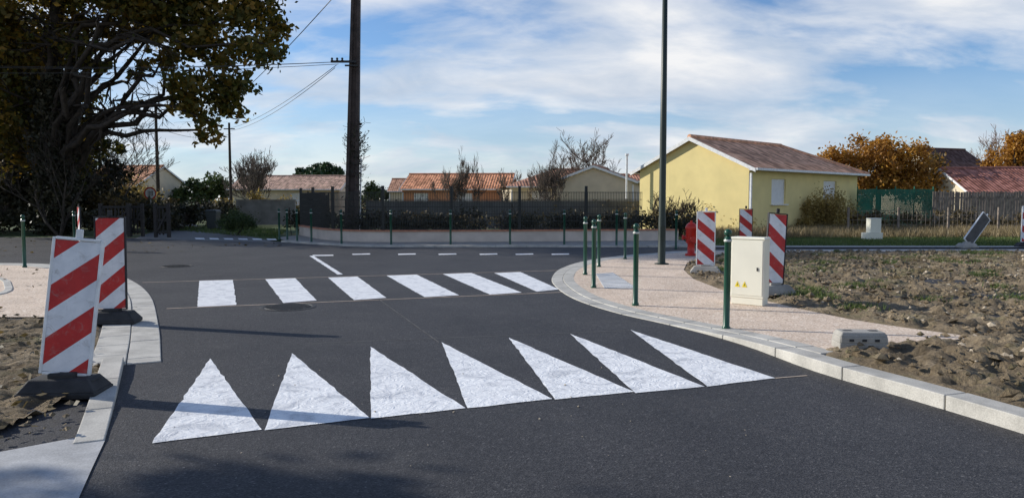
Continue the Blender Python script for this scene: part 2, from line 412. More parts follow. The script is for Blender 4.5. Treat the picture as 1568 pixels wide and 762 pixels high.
lo=bpy.data.objects.new('sun',L); lo.rotation_euler=(-sunv).to_track_quat('-Z','Y').to_euler(); lo.location=(-20,6,20); S.collection.objects.link(lo)
cam=bpy.data.cameras.new('camera'); co=bpy.data.objects.new('camera',cam); S.collection.objects.link(co)
cam.sensor_width=36; cam.lens=36*F/1568; cam.clip_end=3000; co.location=(0,0,H); co.rotation_euler=(math.pi/2-PITCH,0,0)
S.camera=co
S.view_settings.view_transform='Standard'; S.view_settings.look='None'; S.view_settings.exposure=0

# ---------- ground & roads ----------
obj('ground',[(-900,-300,-.05),(900,-300,-.05),(900,1500,-.05),(-900,1500,-.05)],[(0,1,2,3)],M_ground)
far=g2((-1500,366),(0,363),(200,364),(430,370),(520,376),(620,378),(1010,378),(1300,377),(2600,377))
road=[(-5.0,-6),(-5.0,3.0)]+[(-45,10),(-60,20)]+far+[(40,18),(14,3),(14,-6)]
sheet('road',road,0.0,M_asph)
sheet('side_street',g2((205,366),(425,371),(300,344),(268,341)),.004,simple('old_asphalt',(.15,.145,.14),.85,0,.2,3,.2,60))
kz=lambda y:max(0,min(1,(9.6-y)/2.6))**1.5
zR=lambda x,y: .022+.10*kz(y)
ro=smooth_path(g2((2000,381.5),(1400,382),(1075,384),(1000,388),(940,393),(890,401),(858,412),(845,426),(852,440),(880,458),(940,478),(1010,494),(1080,511),(1150,532),(1250,569),(1400,613),(1568,664),(1900,770)))
kerb('kerb',ro,.0,.22,lambda x,y:.012+.10*kz(y),M_kerb)
sel=ro[(ro[:,1]>6.95)]
kerb('kerb',sel,.226,.44,lambda x,y: zR(x,y)-.004,M_kerb,.5)
inn=offset(ro,.43)
a=[tuple(p) for p in inn if p[1]>6.9]
back=g2((1255,549),(1500,524),(1400,507),(1300,490),(1215,472),(1150,456),(1100,443),(1062,428),(1047,414),(1052,403),(1078,394),(1180,387),(1500,385),(2000,385))
sheet('pavement',a+back[1:],0,M_pav,zf=lambda x,y:zR(x,y)-.006,step=.4)
near=[tuple(p) for p in offset(ro,.215) if p[1]<=7.0]
dpoly=[p for p in near][::-1]+back+[(60,22.4),(60,3.0)]
def field(name,poly,X0,X1,Y0,Y1,zbase,dx,ky,amp):
    ys=[Y0]
    while ys[-1]<Y1: ys.append(ys[-1]*(1+ky))
    xs=np.arange(X0,X1,dx); X,Y=np.meshgrid(xs,ys); sd=sd_poly(X,Y,poly)
    Z=np.empty(X.shape)
    for i in range(X.shape[0]):
        for j in range(X.shape[1]):
            s=sd[i,j]; x,y=X[i,j],Y[i,j]; zb=zbase(x,y)
            if s<-.25: Z[i,j]=-.045; continue
            e=max(0,min(1,(s+.02)/.25))
            if s<0: Z[i,j]=-.045+(zb-.02+.045)*max(0,1+s/.1) if s>-.1 else -.045; continue
            v=Vector((x*1.6,y*1.6,.3)); n=noise.fractal(v*3.6,.6,2.1,5)
            t=noise.turbulence(v*2.4,4,False)
            big=noise.noise(Vector((x*.55,y*.8,2)))
            Z[i,j]=zb-.014+.03*e+amp*e*(n*.6+t*.6+.8*big*min(1,s/1.2))
    nx=len(xs); V=np.column_stack([X.ravel(),Y.ravel(),Z.ravel()])
    keep=sd>-.3
    fs=[(i*nx+j,i*nx+j+1,(i+1)*nx+j+1,(i+1)*nx+j) for i in range(len(ys)-1) for j in range(nx-1) if keep[i,j] or keep[i+1,j+1]]
    return obj(name,V.tolist(),fs,M_dirt,smooth=True)
field('dirt_field',dpoly,2.4,26,3.2,23,zR,.06,.0065,.11)
# left side
lo_path=smooth_path(g2((-900,404),(-300,403),(0,403),(90,406),(155,415),(200,429),(230,453),(243,500),(247,554)))
kerb('kerb',lo_path,-.30,.0,lambda x,y:.012,M_kerb)
kerb('kerb',lo_path,-.62,-.306,lambda x,y:.022,M_kerb,.6)
li=offset(lo_path,-.60)
cut=gp(100,487)[1]
lp=[tuple(p) for p in li if p[1]>cut]
sheet('pavement',lp+[(lp[-1][0],cut),(-60,cut),(-60,lp[0][1])],.018,M_pav)
ka=smooth_path(g2((-60,420),(0,428),(12,438),(6,450),(-60,462)))
kerb('kerb',ka,-.06,.06,lambda x,y:.032,M_kerb)
lk=smooth_path(g2((190,556),(178,610),(160,676)))
kerb('kerb',lk,-.18,0,lambda x,y:.015+.05*max(0,min(1,(y-5)/1.5)),M_kerb,.9)
ldp=g2((152,490),(149,556),(166,560),(150,610),(130,668),(0,694),(-400,770))+[(-40,3),(-40,cut-.01)]
field('dirt_patch',ldp,-14,-3.4,3.3,cut+.3,lambda x,y:.02,.04,.007,.07)
sheet('concrete_apron',g2((-700,830),(0,693),(128,669),(161,675),(140,720),(118,770),(60,1000)),.008,M_conc)
fs_=smooth_path(g2((430,370.5),(520,376.5),(620,378.5),(1010,378.5),(1060,378.5)),.3)
kerb('kerb',fs_,0,.18,lambda x,y:.06,M_kerb)
fo=[tuple(p) for p in offset(fs_,.17)]
sheet('pavement',fo+[(6.4,28),(5,31),(-5,31),(-9,33),(-9.4,30)],.05,concrete('old_pavement',(.38,.34,.29)))
def mark(name,quads,z=.005):
    mb=MB()
    for q in quads:
        v=[gp(*p) for p in q]; n=len(v); pts=[]
        for i in range(n):
            A,B=v[i],v[(i+1)%n]; k=max(1,int((B-A).length/.12))
            for j in range(k):
                p=A.lerp(B,j/k)
                if j: p=p+Vector((random.gauss(0,.004),random.gauss(0,.004),0))
                pts.append((p.x,p.y,z))
        mb.add(pts,[list(range(len(pts)))])
    return mb.obj(name,M_paint)
mark('crosswalk_marking',[[(302,470),(362,467),(357,428.5),(305,430)],[(434,464),(485,460),(452,426),(406,427.5)],[(542,459.5),(592,456),(547,423.5),(502,425)],
 [(650,455),(703,452),(638,420.5),(592,422)],[(750,451),(799,448),(722,418),(678,419.5)],[(822,446.5),(856,443),(797,416.5),(757,418)]])
mark('raised_table_triangle_marking',[[(233,679),(401,658),(322,549)],[(405,659),(566,640),(447,541)],[(568,641),(713,625),(567,531)],[(716,625),(846,611),(676,524)],
 [(850,612),(971,600),(779,517)],[(973,602),(1079,592),(873,511)],[(1083,592),(1187,579),(965,505)]])
dl=[[(474,392),(480,391.6),(525,420),(517,420.4)],[(481,392),(511,391.6),(510,390),(478,390.4)]]
for x in (540,610,672,735,790,845): dl.append([(x,390.2),(x+27,389.6),(x+26,388),(x-1,388.6)])
mark('dashed_line_marking',dl)
mark('distant_crosswalk_marking',[[(300+i*22,366.2+i*.25),(314+i*22,366.5+i*.25),(312+i*22,364.6+i*.25),(298+i*22,364.3+i*.25)] for i in range(6)],.009)
def lines(name,L_,mat):
    mb=MB()
    for A,B,wd in L_:
        a=gp(*A); b=gp(*B); t=(b-a).normalized(); n=Vector((-t.y,t.x,0))*wd; u=Vector((0,0,.0045))
        mb.add([a-n+u,b-n+u,b+n+u,a+n+u],[(0,1,2,3)])
    mb.obj(name,mat)
lines('resin_joint_line',(((255,472.5),(862,447.3),.022),((218,432.5),(872,413.5),.022),((1187,579),(1236,575),.012)),M_line)
lines('asphalt_seam',(((580,458),(672,524),.006),((470,526),(965,506),.006)),simple('seam_grey',(.12,.115,.11),.8,0,.5,5,0))
def manhole(px,py,r):
    p=gp(px,py); mb=MB()
    mb.lathe([(r,-.02),(r,.004),(r-.02,.008),(r*.86,.008),(r*.85,.003),(r*.82,.003),(r*.81,.008),(.001,.008)],(p.x,p.y,0),36)
    for i in range(-5,6):
        for j in range(-5,6):
            x,y=i*r*.145,j*r*.145
            if math.hypot(x,y)<r*.74: mb.box((p.x+x,p.y+y,.011),(r*.09,r*.09,.006))
    mb.obj('manhole_cover',M_iron)
manhole(441,470,.40); manhole(270,407.5,.38)
mb=MB(); A,B,C,D=[gp(*q,z=.022) for q in ((912,419),(938,417),(975,441),(925,441))]
for i in range(12):
    for j in range(12):
        p=A.lerp(B,(i+.5)/12).lerp(D.lerp(C,(i+.5)/12),(j+.5)/12); mb.box((p.x,p.y,.027),(.035,.05,.012))
mb.add([A+Vector((0,0,.001)),B+Vector((0,0,.001)),C+Vector((0,0,.001)),D+Vector((0,0,.001))],[(0,1,2,3)])
mb.obj('tactile_paving_strip',concrete('tactile_white',(.76,.75,.73),.12))

# ---------- bollards ----------
def bollard(px,py,h=1.2,lean=0):
    p=gp(px,py,.02); e=empty('bollard',p)
    e.rotation_euler=(0,lean,random.uniform(0,3))
    mb=MB(); r=.038
    mb.lathe([(.001,-.05),(r+.012,-.05),(r+.012,.03),(r,.045),(r,h-.16),(r+.006,h-.155),(r+.006,h-.12),(r,h-.115),(r,h-.095),(.022,h-.09),(.022,h-.08)]+[(.046*math.sin(a),h-.046-.046*math.cos(a)) for a in np.linspace(.5,3.1,9)],n=20)
    mb.obj('post',M_green,e,True)
    k=MB(); k.lathe([(r+.007,h-.150),(r+.009,h-.145),(r+.009,h-.130),(r+.007,h-.125)],n=20); k.obj('ring',M_ring,e,True)
for b in ((1112,504),(973,467),(909,440),(896,420),(917,408),(957,396),(944,377),(1035,380),(38,409),(864,375.5),(781,375.5),(690,375.5),(599,375.5),(523,374.5),(477,371.5),(455,370),(440,368),(428,366.5),(115,384)):
    bollard(*b)

# ---------- hazard marker panels ----------
MS={1:stripes('red_white_stripes_right',1),-1:stripes('red_white_stripes_left',-1),0:M_backgrey}
def hazard(px,py,sgn=1,yaw=0,roll=0,pitch=0,h=1.1,wd=.34,frame='w',bw=.62,conc=False,z=.02,byaw=0):
    p=gp(px,py,z); e=empty('hazard_marker_panel',p,math.radians(yaw))
    mb=MB(); 
    mb.frust((0,0,0),(bw,.34),(bw,.34),.05); mb.frust((0,0,.048),(bw-.01,.33),(bw*.74,.22),.10)
    for sx_ in(-1,1):
        mb.frust((sx_*bw*.36,0,.05),(bw*.13,.20),(bw*.10,.16),.085)
    mb.box((0,0,.16),(.20,.14,.05))
    o=mb.obj('base',M_cblock if conc else M_blackrub,e,bevel=.012); o.rotation_euler=(0,0,math.radians(byaw))
    t=empty('tilt'); t.parent=e; t.location=(0,0,.13); t.rotation_euler=(math.radians(pitch),math.radians(roll),0)
    q=MB(); q.box((0,.0,h/2+.04),(wd-.03,.03,h-.03)); q.obj('striped_face',MS[sgn],t)
    fr=MB(); c=.022 if frame=='w' else .012
    for s in(-1,1): fr.box((s*(wd/2-c/2+.004),0,h/2+.04),(c,.05,h+.01))
    for zz_ in(.04,h+.04): fr.box((0,0,zz_),(wd+.006-2*c,.048,c))
    fr.box((0,.0,h+.085),(.05,.03,.07))
    for zz_ in (.36,.8): fr.box((0,.024,zz_),(wd*.5,.02,.03))
    fr.obj('frame',M_white if frame=='w' else M_blackrub,t,bevel=.006)
    st=MB(); st.box((0,0,0),(.10,.035,.09)); st.obj('stem',M_blackrub,t)
    return e
hazard(100,604,1,yaw=14,roll=6.5,pitch=-3,h=1.07,wd=.36,bw=.60,byaw=-10)
hazard(172,494,1,yaw=8,roll=0,pitch=-2,h=1.16,wd=.36,frame='b')
hazard(123,383,1,yaw=-50,roll=0,h=1.15,frame='b')
hazard(1080,418,-1,yaw=-14,h=1.12,wd=.38,frame='w',conc=True)
hazard(1141,392,-1,yaw=-10,h=1.12,wd=.35,frame='b')
hazard(1184,450,-1,yaw=8,roll=5,pitch=-5,h=1.12,wd=.32,frame='b',conc=True,z=.06,byaw=10)
hazard(1480,379,0,yaw=18,roll=42,pitch=0,h=1.12,wd=.40,frame='w',conc=True,z=.05)
hazard(1572,378,-1,yaw=-10,h=1.15,wd=.36,frame='w')
def block(px,py,z,rz,name='concrete_ballast_block'):
    p=gp(px,py,z); e=empty(name,p,math.radians(rz)); mb=MB(); L_,W_=.46,.24
    mb.box((0,0,.035),(L_,W_,.07)); 
    for x,wx in ((-.195,.07),(-.065,.08),(.065,.08),(.195,.07)): mb.frust((x,0,.068),(wx,W_-.01),(wx-.008,W_-.03),.065)
    mb.box((0,W_/2-.025,.10),(L_-.02,.045,.066)); mb.box((0,-W_/2+.025,.10),(L_-.02,.045,.066))
    mb.frust((0,0,.131),(L_-.01,W_-.01),(L_-.06,W_-.05),.045)
    mb.obj('block',M_cblock,e,bevel=.01)
    k=MB()
    for x in(-.12,.0,.12): k.box((x,-W_/2-.001,.10),(.04,.012,.022))
    for x in(-.12,.12): k.box((x,0,.176),(.08,.05,.006))
    k.obj('slots',M_blackrub,e)
block(1316,533,.112,-4)
# electrical cabinet
p=gp(1118,463,.03); e=empty('electrical_cabinet',p,math.radians(-40))
cw,cd,ch=.50,.22,.95
mb=MB(); mb.box((cw/2,cd/2,.05),(cw-.02,cd-.02,.12)); mb.box((cw/2,cd/2,ch/2+.05),(cw,cd,ch-.09)); mb.obj('body',M_cream,e,bevel=.006)
mb=MB(); mb.frust((cw/2,cd/2,ch+.006),(cw+.03,cd+.03),(cw+.01,cd+.01),.03); mb.obj('lid',M_cream,e,bevel=.006)
mb=MB(); mb.box((cw/2,-.004,ch/2+.06),(cw-.035,.006,ch-.14)); mb.obj('door',M_cream,e,bevel=.003)
mb=MB(); mb.box((cw/2+.16,-.011,ch*.55),(.02,.012,.05)); mb.obj('lock',M_blackrub,e)
mb=MB()
for x in(.11,.22): mb.add([(x-.04,-.0105,.25),(x+.04,-.0105,.25),(x,-.0105,.335)],[(0,1,2)])
mb.obj('warning_triangle',M_yel,e)
mb=MB()
for x in(.11,.22): mb.add([(x-.008,-.0125,.265),(x+.006,-.0125,.275),(x+.004,-.0125,.31),(x-.004,-.0125,.285)],[(0,1,2,3)])
mb.obj('warning_symbol',M_blackrub,e)
p=gp(1335,367,.0); e=empty('utility_box',p,.2); mb=MB(); mb.box((0,0,.14),(.66,.4,.28)); mb.box((.06,0,.55),(.46,.28,.53)); mb.frust((.06,0,.815),(.5,.32),(.46,.28),.03); mb.obj('body',M_cream,e,bevel=.01)
# hydrant
p=gp(1058,391,.02); e=empty('fire_hydrant',p); mb=MB()
mb.lathe([(.001,0),(.16,0),(.16,.05),(.10,.07),(.10,.32),(.14,.36),(.15,.40),(.15,.72),(.165,.74),(.165,.78),(.13,.86),(.06,.91),(.001,.92)],n=20)
mb.tube([(-.22,0,.5),(.22,0,.5)],.055,12); mb.tube([(0,-.24,.46),(0,.1,.46)],.07,12)
mb.obj('body',M_red,e,True); mb=MB(); mb.tube([(-.25,0,.5),(-.21,0,.5)],.07,8); mb.tube([(.21,0,.5),(.25,0,.5)],.07,8); mb.tube([(0,-.27,.46),(0,-.23,.46)],.085,8); mb.box((0,0,.94),(.05,.05,.05)); mb.obj('caps',M_red,e)
# street lamp
p=gp(1013,404,.02); e=empty('street_lamp',p); mb=MB()
mb.lathe([(.001,0),(.17,0),(.17,.02),(.10,.025),(.092,.05),(.09,1.1),(.083,1.15),(.078,3.2),(.05,8.0)],n=16); mb.obj('mast',M_lampg,e,True)
mb=MB(); mb.tube([(0,0,7.95),(-.1,-.05,8.15),(-.6,-.2,8.3),(-.8,-.27,8.3)],.03,8); mb.obj('arm',M_lampg,e,True)
mb=MB(); mb.frust((-1.05,-.33,8.24),(.5,.26),(.36,.16),.09); mb.obj('lamp_head',M_lampg,e,bevel=.02)
mb=MB(); mb.box((0,-.095,.75),(.10,.02,.35)); mb.obj('access_door',M_lampg,e)

# ---------- utility pole + wires ----------
PY=30.0; base=Vector((pp(538,350,PY).x,PY,0)); e=empty('utility_pole',base); mb=MB()
topx=pp(545,0,PY).x-base.x; HT=10.5
k=topx/9.4*HT
for s in(-1,1):
    mb.add([(s*.20-.07,-.16,-.1),(s*.20+.07,-.16,-.1),(s*.20+.07,.16,-.1),(s*.20-.07,.16,-.1),(s*.11-.05+k,-.1,HT),(s*.11+.05+k,-.1,HT),(s*.11+.05+k,.1,HT),(s*.11-.05+k,.1,HT)],[(0,3,2,1),(4,5,6,7),(0,1,5,4),(1,2,6,5),(2,3,7,6),(3,0,4,7)])
mb.add([(-.2,-.05,-.1),(.2,-.05,-.1),(.2,.05,-.1),(-.2,.05,-.1),(-.1+k,-.04,HT),(.1+k,-.04,HT),(.1+k,.04,HT),(-.1+k,.04,HT)],[(0,3,2,1),(4,5,6,7),(0,1,5,4),(1,2,6,5),(2,3,7,6),(3,0,4,7)])
mb.obj('mast',M_pole,e)
arm=pp(522,96,PY)-base; mb=MB(); mb.box((arm.x+.15,-.2,arm.z),(1.0,.08,.08)); mb.box((arm.x+.45,-.2,arm.z-.15),(.5,.06,.06))
for x in(-.3,-.1,.1): mb.lathe([(.04,-.02),(.05,.03),(.03,.06),(.05,.09),(.03,.13)],(arm.x+x,-.2,arm.z+.02),8)
mb.obj('crossarm',M_wire,e)
mb=MB(); mb.tube([(.33,-.02,0),(.33+k*.3,-.02,3.2)],.03,6); mb.obj('cable_guard',M_white,e)
iv=[]
for i in range(550):
    z=random.uniform(0,4.6); rr=.16+.18*(1-z/6)**1.5+ (random.random()**8)*.4
    a_=random.uniform(0,6.28); iv.append((math.cos(a_)*rr+k*z/HT+.1,math.sin(a_)*rr,z))
quads_obj('ivy',np.array(iv),.07,M_darkleaf,e)
mb=MB(); RMIN[0]=.008
for i in range(34):
    z=random.uniform(2.4,4.6); grow(mb,Vector((random.choice([.15,.25]),0,z)),Vector((random.choice([-1,1,1])*.8,random.gauss(0,.4),.4)).normalized(),.42,.012,1)
mb.obj('ivy_twigs',M_bark,e); RMIN[0]=.004
wires=MB()
def wire(A,B,sag,r=.012,n=16):
    pts=[A.lerp(B,i/n)-Vector((0,0,4*sag*(i/n)*(1-i/n))) for i in range(n+1)]; wires.tube(pts,r,4)
armw=pp(520,95,PY-.2)
for dy,dz in((0,0),(.25,.05),(-.2,-.12)):
    wire(armw+Vector((0,dy,dz)),Vector((-34,33+dy,7.8+dz*3)),.4)
wire(pp(515,100,PY),pp(354,196,62),.35,.012); wire(pp(513,104,PY),pp(354,200,62),.45,.012)
wire(pp(330,175,48),pp(560,-60,22),.3,.014)
wire(pp(354,205,62),pp(243,196,52),.5,.015); wire(pp(243,190,52),pp(-300,120,30),.5,.012)
wires.obj('overhead_wires',M_wire)
for px,top_,Y in((243,163,52),(354,188,62)):
    bs=Vector((pp(px,320,Y).x,Y,0)); e=empty('utility_pole',bs); mb=MB(); h=pp(px,top_,Y).z
    mb.tube([(0,0,-.1),(0,0,h)],[.15,.09],8); mb.box((0,0,h-.5),(.9,.08,.08)); mb.obj('mast',M_bark,e)

# ---------- wall & fence ----------
wp=smooth_path(g2((462,361),(480,365),(505,369),(560,372),(700,372),(860,371),(1000,370),(1038,370)),.25)
def strip(path,w,z0,z1,mb):
    A=offset(path,-w/2);B=offset(path,w/2); n=len(path); v=[];f=[]
    for a,b in zip(A,B): v+=[(a[0],a[1],z0),(b[0],b[1],z0),(b[0],b[1],z1),(a[0],a[1],z1)]
    for i in range(n-1):
        o=i*4
        for q in((3,2,6,7),(0,3,7,4),(2,1,5,6)): f.append([o+x for x in q])
    f+= [[0,1,2,3],[(n-1)*4+x for x in(3,2,1,0)]]; mb.add(v,f)
e=empty('low_garden_wall'); mb=MB(); strip(wp,.2,-.04,.42,mb); mb.obj('wall',M_lowwall,e)
mb=MB(); strip(wp,.28,.422,.47,mb); mb.obj('coping',M_cap,e)
def fence(name,path,z0,h,mat,post=2.4,pitch=.10,pr=.035,over=.12,wr=.005,rails=6):
    s=np.concatenate([[0],np.cumsum(np.linalg.norm(np.diff(path,axis=0),axis=1))]); T=s[-1]
    P=lambda t:(np.interp(t,s,path[:,0]),np.interp(t,s,path[:,1])); mb=MB()
    t=0
    while t<=T: x,y=P(t); mb.box((x,y,z0+(h+over)/2),(pr*2,pr*2,h+over)); t+=post
    t=0
    while t<=T: x,y=P(t); mb.box((x,y,z0+h/2),(wr*2,wr*2,h-.02)); t+=pitch
    for z in np.linspace(.05,h-.03,rails):
        mb.tube([(*P(t),z0+z) for t in np.arange(0,T,1.2)],wr*1.8,4)
    return mb.obj(name,mat)
fence('wire_fence',wp[wp[:,0]<pp(985,300,28).x],.47,1.38,M_dark,post=2.45,pitch=.06,pr=.05,over=.2,wr=.0075)
lf=smooth_path([tuple(wp[0]),tuple(wp[0]+np.array([-.4,4])),tuple(wp[0]+np.array([-1.0,9]))],.5)
fence('wire_fence',lf,.3,1.5,M_dark,post=1.8)
def hedge(name,path,h,wd,n,mat,size=.09,z0=0,sub=.4,dens=10):
    k=max(3,int(len(path)/2)); idx=np.linspace(0,len(path)-1,k).astype(int)
    bl=[((path[i][0]+random.gauss(0,.15),path[i][1],z0+h*.42),(1.0,wd/2,h*.42*random.uniform(.6,1.15))) for i in idx]
    e=empty(name); C=clump_pts(bl,n,sub,dens); C=C[C[:,2]>z0]
    quads_obj('leaves',C,size,mat,e)
    mb=MB(); RMIN[0]=.008
    for i in idx[::2]:
        for q in range(2): grow(mb,Vector((path[i][0]+random.gauss(0,.4),path[i][1],0)),Vector((random.gauss(0,.3),0,1)).normalized(),h*.45,.02,3,.1,.5,3)
    RMIN[0]=.004
    mb.obj('stems',M_bark,e); return e
hp=smooth_path([(-6.6,30.2),(0,29.6),(6.6,29.5)],.5)
hedge('hedge',hp,1.35,.9,7500,M_darkleaf,.09)
hedge('hedge',smooth_path([(-6.5,32.5),(6.5,32.0)],.5),1.3,1.2,5000,M_brownleaf,.10)
hedge('hedge',smooth_path([(-8.9,33),(-9.8,40)],.5),1.3,.9,3500,M_darkleaf,.10)
mb=MB(); x0,x1=pp(560,300,40).x,pp(985,300,40).x; mb.box(((x0+x1)/2,40,.72),(x1-x0,.2,1.44)); mb.box(((x0+x1)/2,40,1.47),(x1-x0+.04,.26,.05)); mb.obj('block_wall',simple('dark_grey_wall',(.10,.10,.10),.9,0,.3,1.5,.2,60))

# ---------- buildings ----------
def gable_house(name,cx,cy,rz,L_,W_,hw,hr,mw,roofc,hipL=False,hipR=False,wins=(),ov=.42):
    e=empty(name,(cx,cy,0),math.radians(rz)); a,b=L_/2,W_/2
    def wallmesh(mb,P0,ux,length,z1,ops):
        n=Vector((ux.y,-ux.x,0)); xs=sorted({0,length,*[o[0] for o in ops],*[o[1] for o in ops]}); zs=sorted({-.05,z1,*[o[2] for o in ops],*[o[3] for o in ops]})
        for i in range(len(xs)-1):
            for j in range(len(zs)-1):
                mx,mz=(xs[i]+xs[i+1])/2,(zs[j]+zs[j+1])/2
                if any(o[0]<mx<o[1] and o[2]<mz<o[3] for o in ops): continue
                q=[P0+ux*xs[i]+Vector((0,0,zs[j])),P0+ux*xs[i+1]+Vector((0,0,zs[j])),P0+ux*xs[i+1]+Vector((0,0,zs[j+1])),P0+ux*xs[i]+Vector((0,0,zs[j+1]))]
                mb.add(q,[(0,1,2,3)])
        for o in ops:
            c=[(o[0],o[2]),(o[1],o[2]),(o[1],o[3]),(o[0],o[3])]
            for k in range(4):
                (x0,z0),(x1,z1_)=c[k],c[(k+1)%4]
                A=P0+ux*x0+Vector((0,0,z0)); B=P0+ux*x1+Vector((0,0,z1_)); mb.add([A,B,B-n*.16,A-n*.16],[(0,1,2,3)])
    mb=MB(); X=Vector((1,0,0)); Yv=Vector((0,1,0))
    wallmesh(mb,Vector((-a,-b,0)),X,L_,hw,list(wins)); wallmesh(mb,Vector((a,-b,0)),Yv,W_,hw,[]); wallmesh(mb,Vector((a,b,0)),-X,L_,hw,[]); wallmesh(mb,Vector((-a,b,0)),-Yv,W_,hw,[])
    if not hipL: mb.add([(-a,b,hw),(-a,-b,hw),(-a,0,hr-.03)],[(0,1,2)])
    if not hipR: mb.add([(a,-b,hw),(a,b,hw),(a,0,hr-.03)],[(0,1,2)])
    mb.obj('walls',mw,e)
    s=(hr-hw)/b; ze=hw-ov*s+.08; zr=hr+.08
    xl=(-a+b if hipL else -a-ov*.5); xr=(a-b if hipR else a+ov*.5)
    XL=-a-(ov if hipL else ov*.5); XR=a+(ov if hipR else ov*.5)
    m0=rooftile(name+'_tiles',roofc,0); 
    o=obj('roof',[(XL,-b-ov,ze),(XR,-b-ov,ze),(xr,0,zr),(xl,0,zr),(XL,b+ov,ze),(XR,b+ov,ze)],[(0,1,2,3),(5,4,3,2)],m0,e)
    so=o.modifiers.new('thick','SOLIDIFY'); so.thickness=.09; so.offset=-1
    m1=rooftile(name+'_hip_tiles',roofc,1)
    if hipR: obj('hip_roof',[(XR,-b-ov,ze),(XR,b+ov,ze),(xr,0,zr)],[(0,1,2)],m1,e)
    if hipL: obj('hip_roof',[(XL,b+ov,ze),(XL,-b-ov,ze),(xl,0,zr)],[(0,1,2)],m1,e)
    rb=MB(); rb.tube([(xl,0,zr+.01),(xr,0,zr+.01)],.11,8)
    if hipR:
        for sy in(-1,1): rb.tube([(xr,0,zr),(XR,sy*(b+ov),ze+.02)],.09,8)
    rb.obj('ridge_tiles',simple(name+'_ridge',roofc,.85,0,.4,5,.2),e)
    g=MB()
    g.box(((XL+XR)/2,-b-ov-.05,ze-.03),(XR-XL,.10,.10)); g.box(((XL+XR)/2,b+ov+.05,ze-.03),(XR-XL,.10,.10))
    if hipR: g.box((XR+.05,0,ze-.03),(.1,2*(b+ov),.1))
    g.box((0,-b-ov/2,ze-.06),(L_+.1,ov-.02,.03)); g.box((0,b+ov/2,ze-.06),(L_+.1,ov-.02,.03))
    for sx_,hip in((-1,hipL),(1,hipR)):
        if hip: continue
        x0=sx_*(a+ov*.5+.02)
        for sy in(-1,1):
            g.add([(x0,sy*(b+ov),ze-.16),(x0,sy*(b+ov),ze+.0),(x0,0,zr+.0),(x0,0,zr-.18),(x0-sx_*.04,sy*(b+ov),ze-.16),(x0-sx_*.04,sy*(b+ov),ze),(x0-sx_*.04,0,zr),(x0-sx_*.04,0,zr-.18)],[(0,1,2,3),(7,6,5,4),(0,3,7,4),(1,5,6,2)])
    g.box((-a+.06,-b-.06,hw/2-.15),(.09,.09,hw-.3)); g.obj('gutter_and_trim',M_white,e)
    sh=MB(); fr=MB()
    for (x0,x1,z0,z1) in wins:
        z=z0
        while z<z1-.01: sh.box((-a+(x0+x1)/2,-b+.12,z+.024),(x1-x0-.08,.02,.046)); z+=.05
        fr.box((-a+(x0+x1)/2,-b-.03,z0-.03),(x1-x0+.16,.16,.05))
        for xx in(x0+.025,x1-.025): fr.box((-a+xx,-b+.11,(z0+z1)/2),(.05,.05,z1-z0-.01))
        fr.box((-a+(x0+x1)/2,-b+.11,z1-.06),(x1-x0-.1,.06,.11))
    if wins: sh.obj('roller_shutters',M_shut,e); fr.obj('window_frames',M_white,e)
    return e
h=gable_house('yellow_house',12.57,39.2,43.5,11.6,5.9,3.02,4.38,M_ywall,(.72,.38,.23),hipR=True,wins=((2.05,3.43,1.35,2.5),(7.44,8.98,1.35,2.5)))
c=MB(); c.tube([(-6.4,3.3,1.6),(-6.4,3.3,3.7)],.05,8); c.tube([(-6.4,3.3,3.7),(-6.4,3.3,3.8)],.09,8); c.obj('flue_pipe',M_white,h)
def housepx(name,px0,px1,Y,hw,hr,W_,rz,mw,rc,**k):
    x0=pp(px0,300,Y).x; x1=pp(px1,300,Y).x; L_=(x1-x0)/max(.3,math.cos(math.radians(rz)))
    return gable_house(name,(x0+x1)/2,Y+W_/2,rz,L_,W_,hw,hr,mw,rc,**k)
housepx('cream_house',352,520,75,2.6,3.9,8,0,M_cwall,(.52,.34,.25),wins=((2,3.2,1,2.2),(6,7.4,1,2.2)))
housepx('orange_house',620,785,66,2.5,3.8,8,-4,M_owall,(.66,.30,.16),wins=((1,2.3,.9,2.1),(4.8,6.2,.9,2.1)))
housepx('cream_house',775,915,58,2.6,3.9,7.5,6,M_cwall,(.46,.24,.16),hipL=True,wins=((1.6,3,1,2.2),(4,5,.1,2.2)))
gable_house('cream_house',pp(925,300,55).x,57,75,7,5.4,2.9,3.9,M_cwall,(.46,.24,.16),wins=((1,2.2,1,2.2),))
housepx('terracotta_house',955,1035,62,2.6,3.6,7,0,M_cwall,(.5,.24,.15))
housepx('terracotta_house',120,225,80,3.0,5.2,9,-12,M_cwall,(.56,.28,.16))
housepx('brown_roof_house',1425,1530,75,3.4,6.8,10,20,M_cwall,(.13,.07,.055))
housepx('red_roof_house',1495,1700,52,2.0,3.8,8,-3,M_cwall,(.36,.15,.11))
housepx('terracotta_house',596,640,90,2.6,4.0,7,0,M_cwall,(.5,.27,.17))

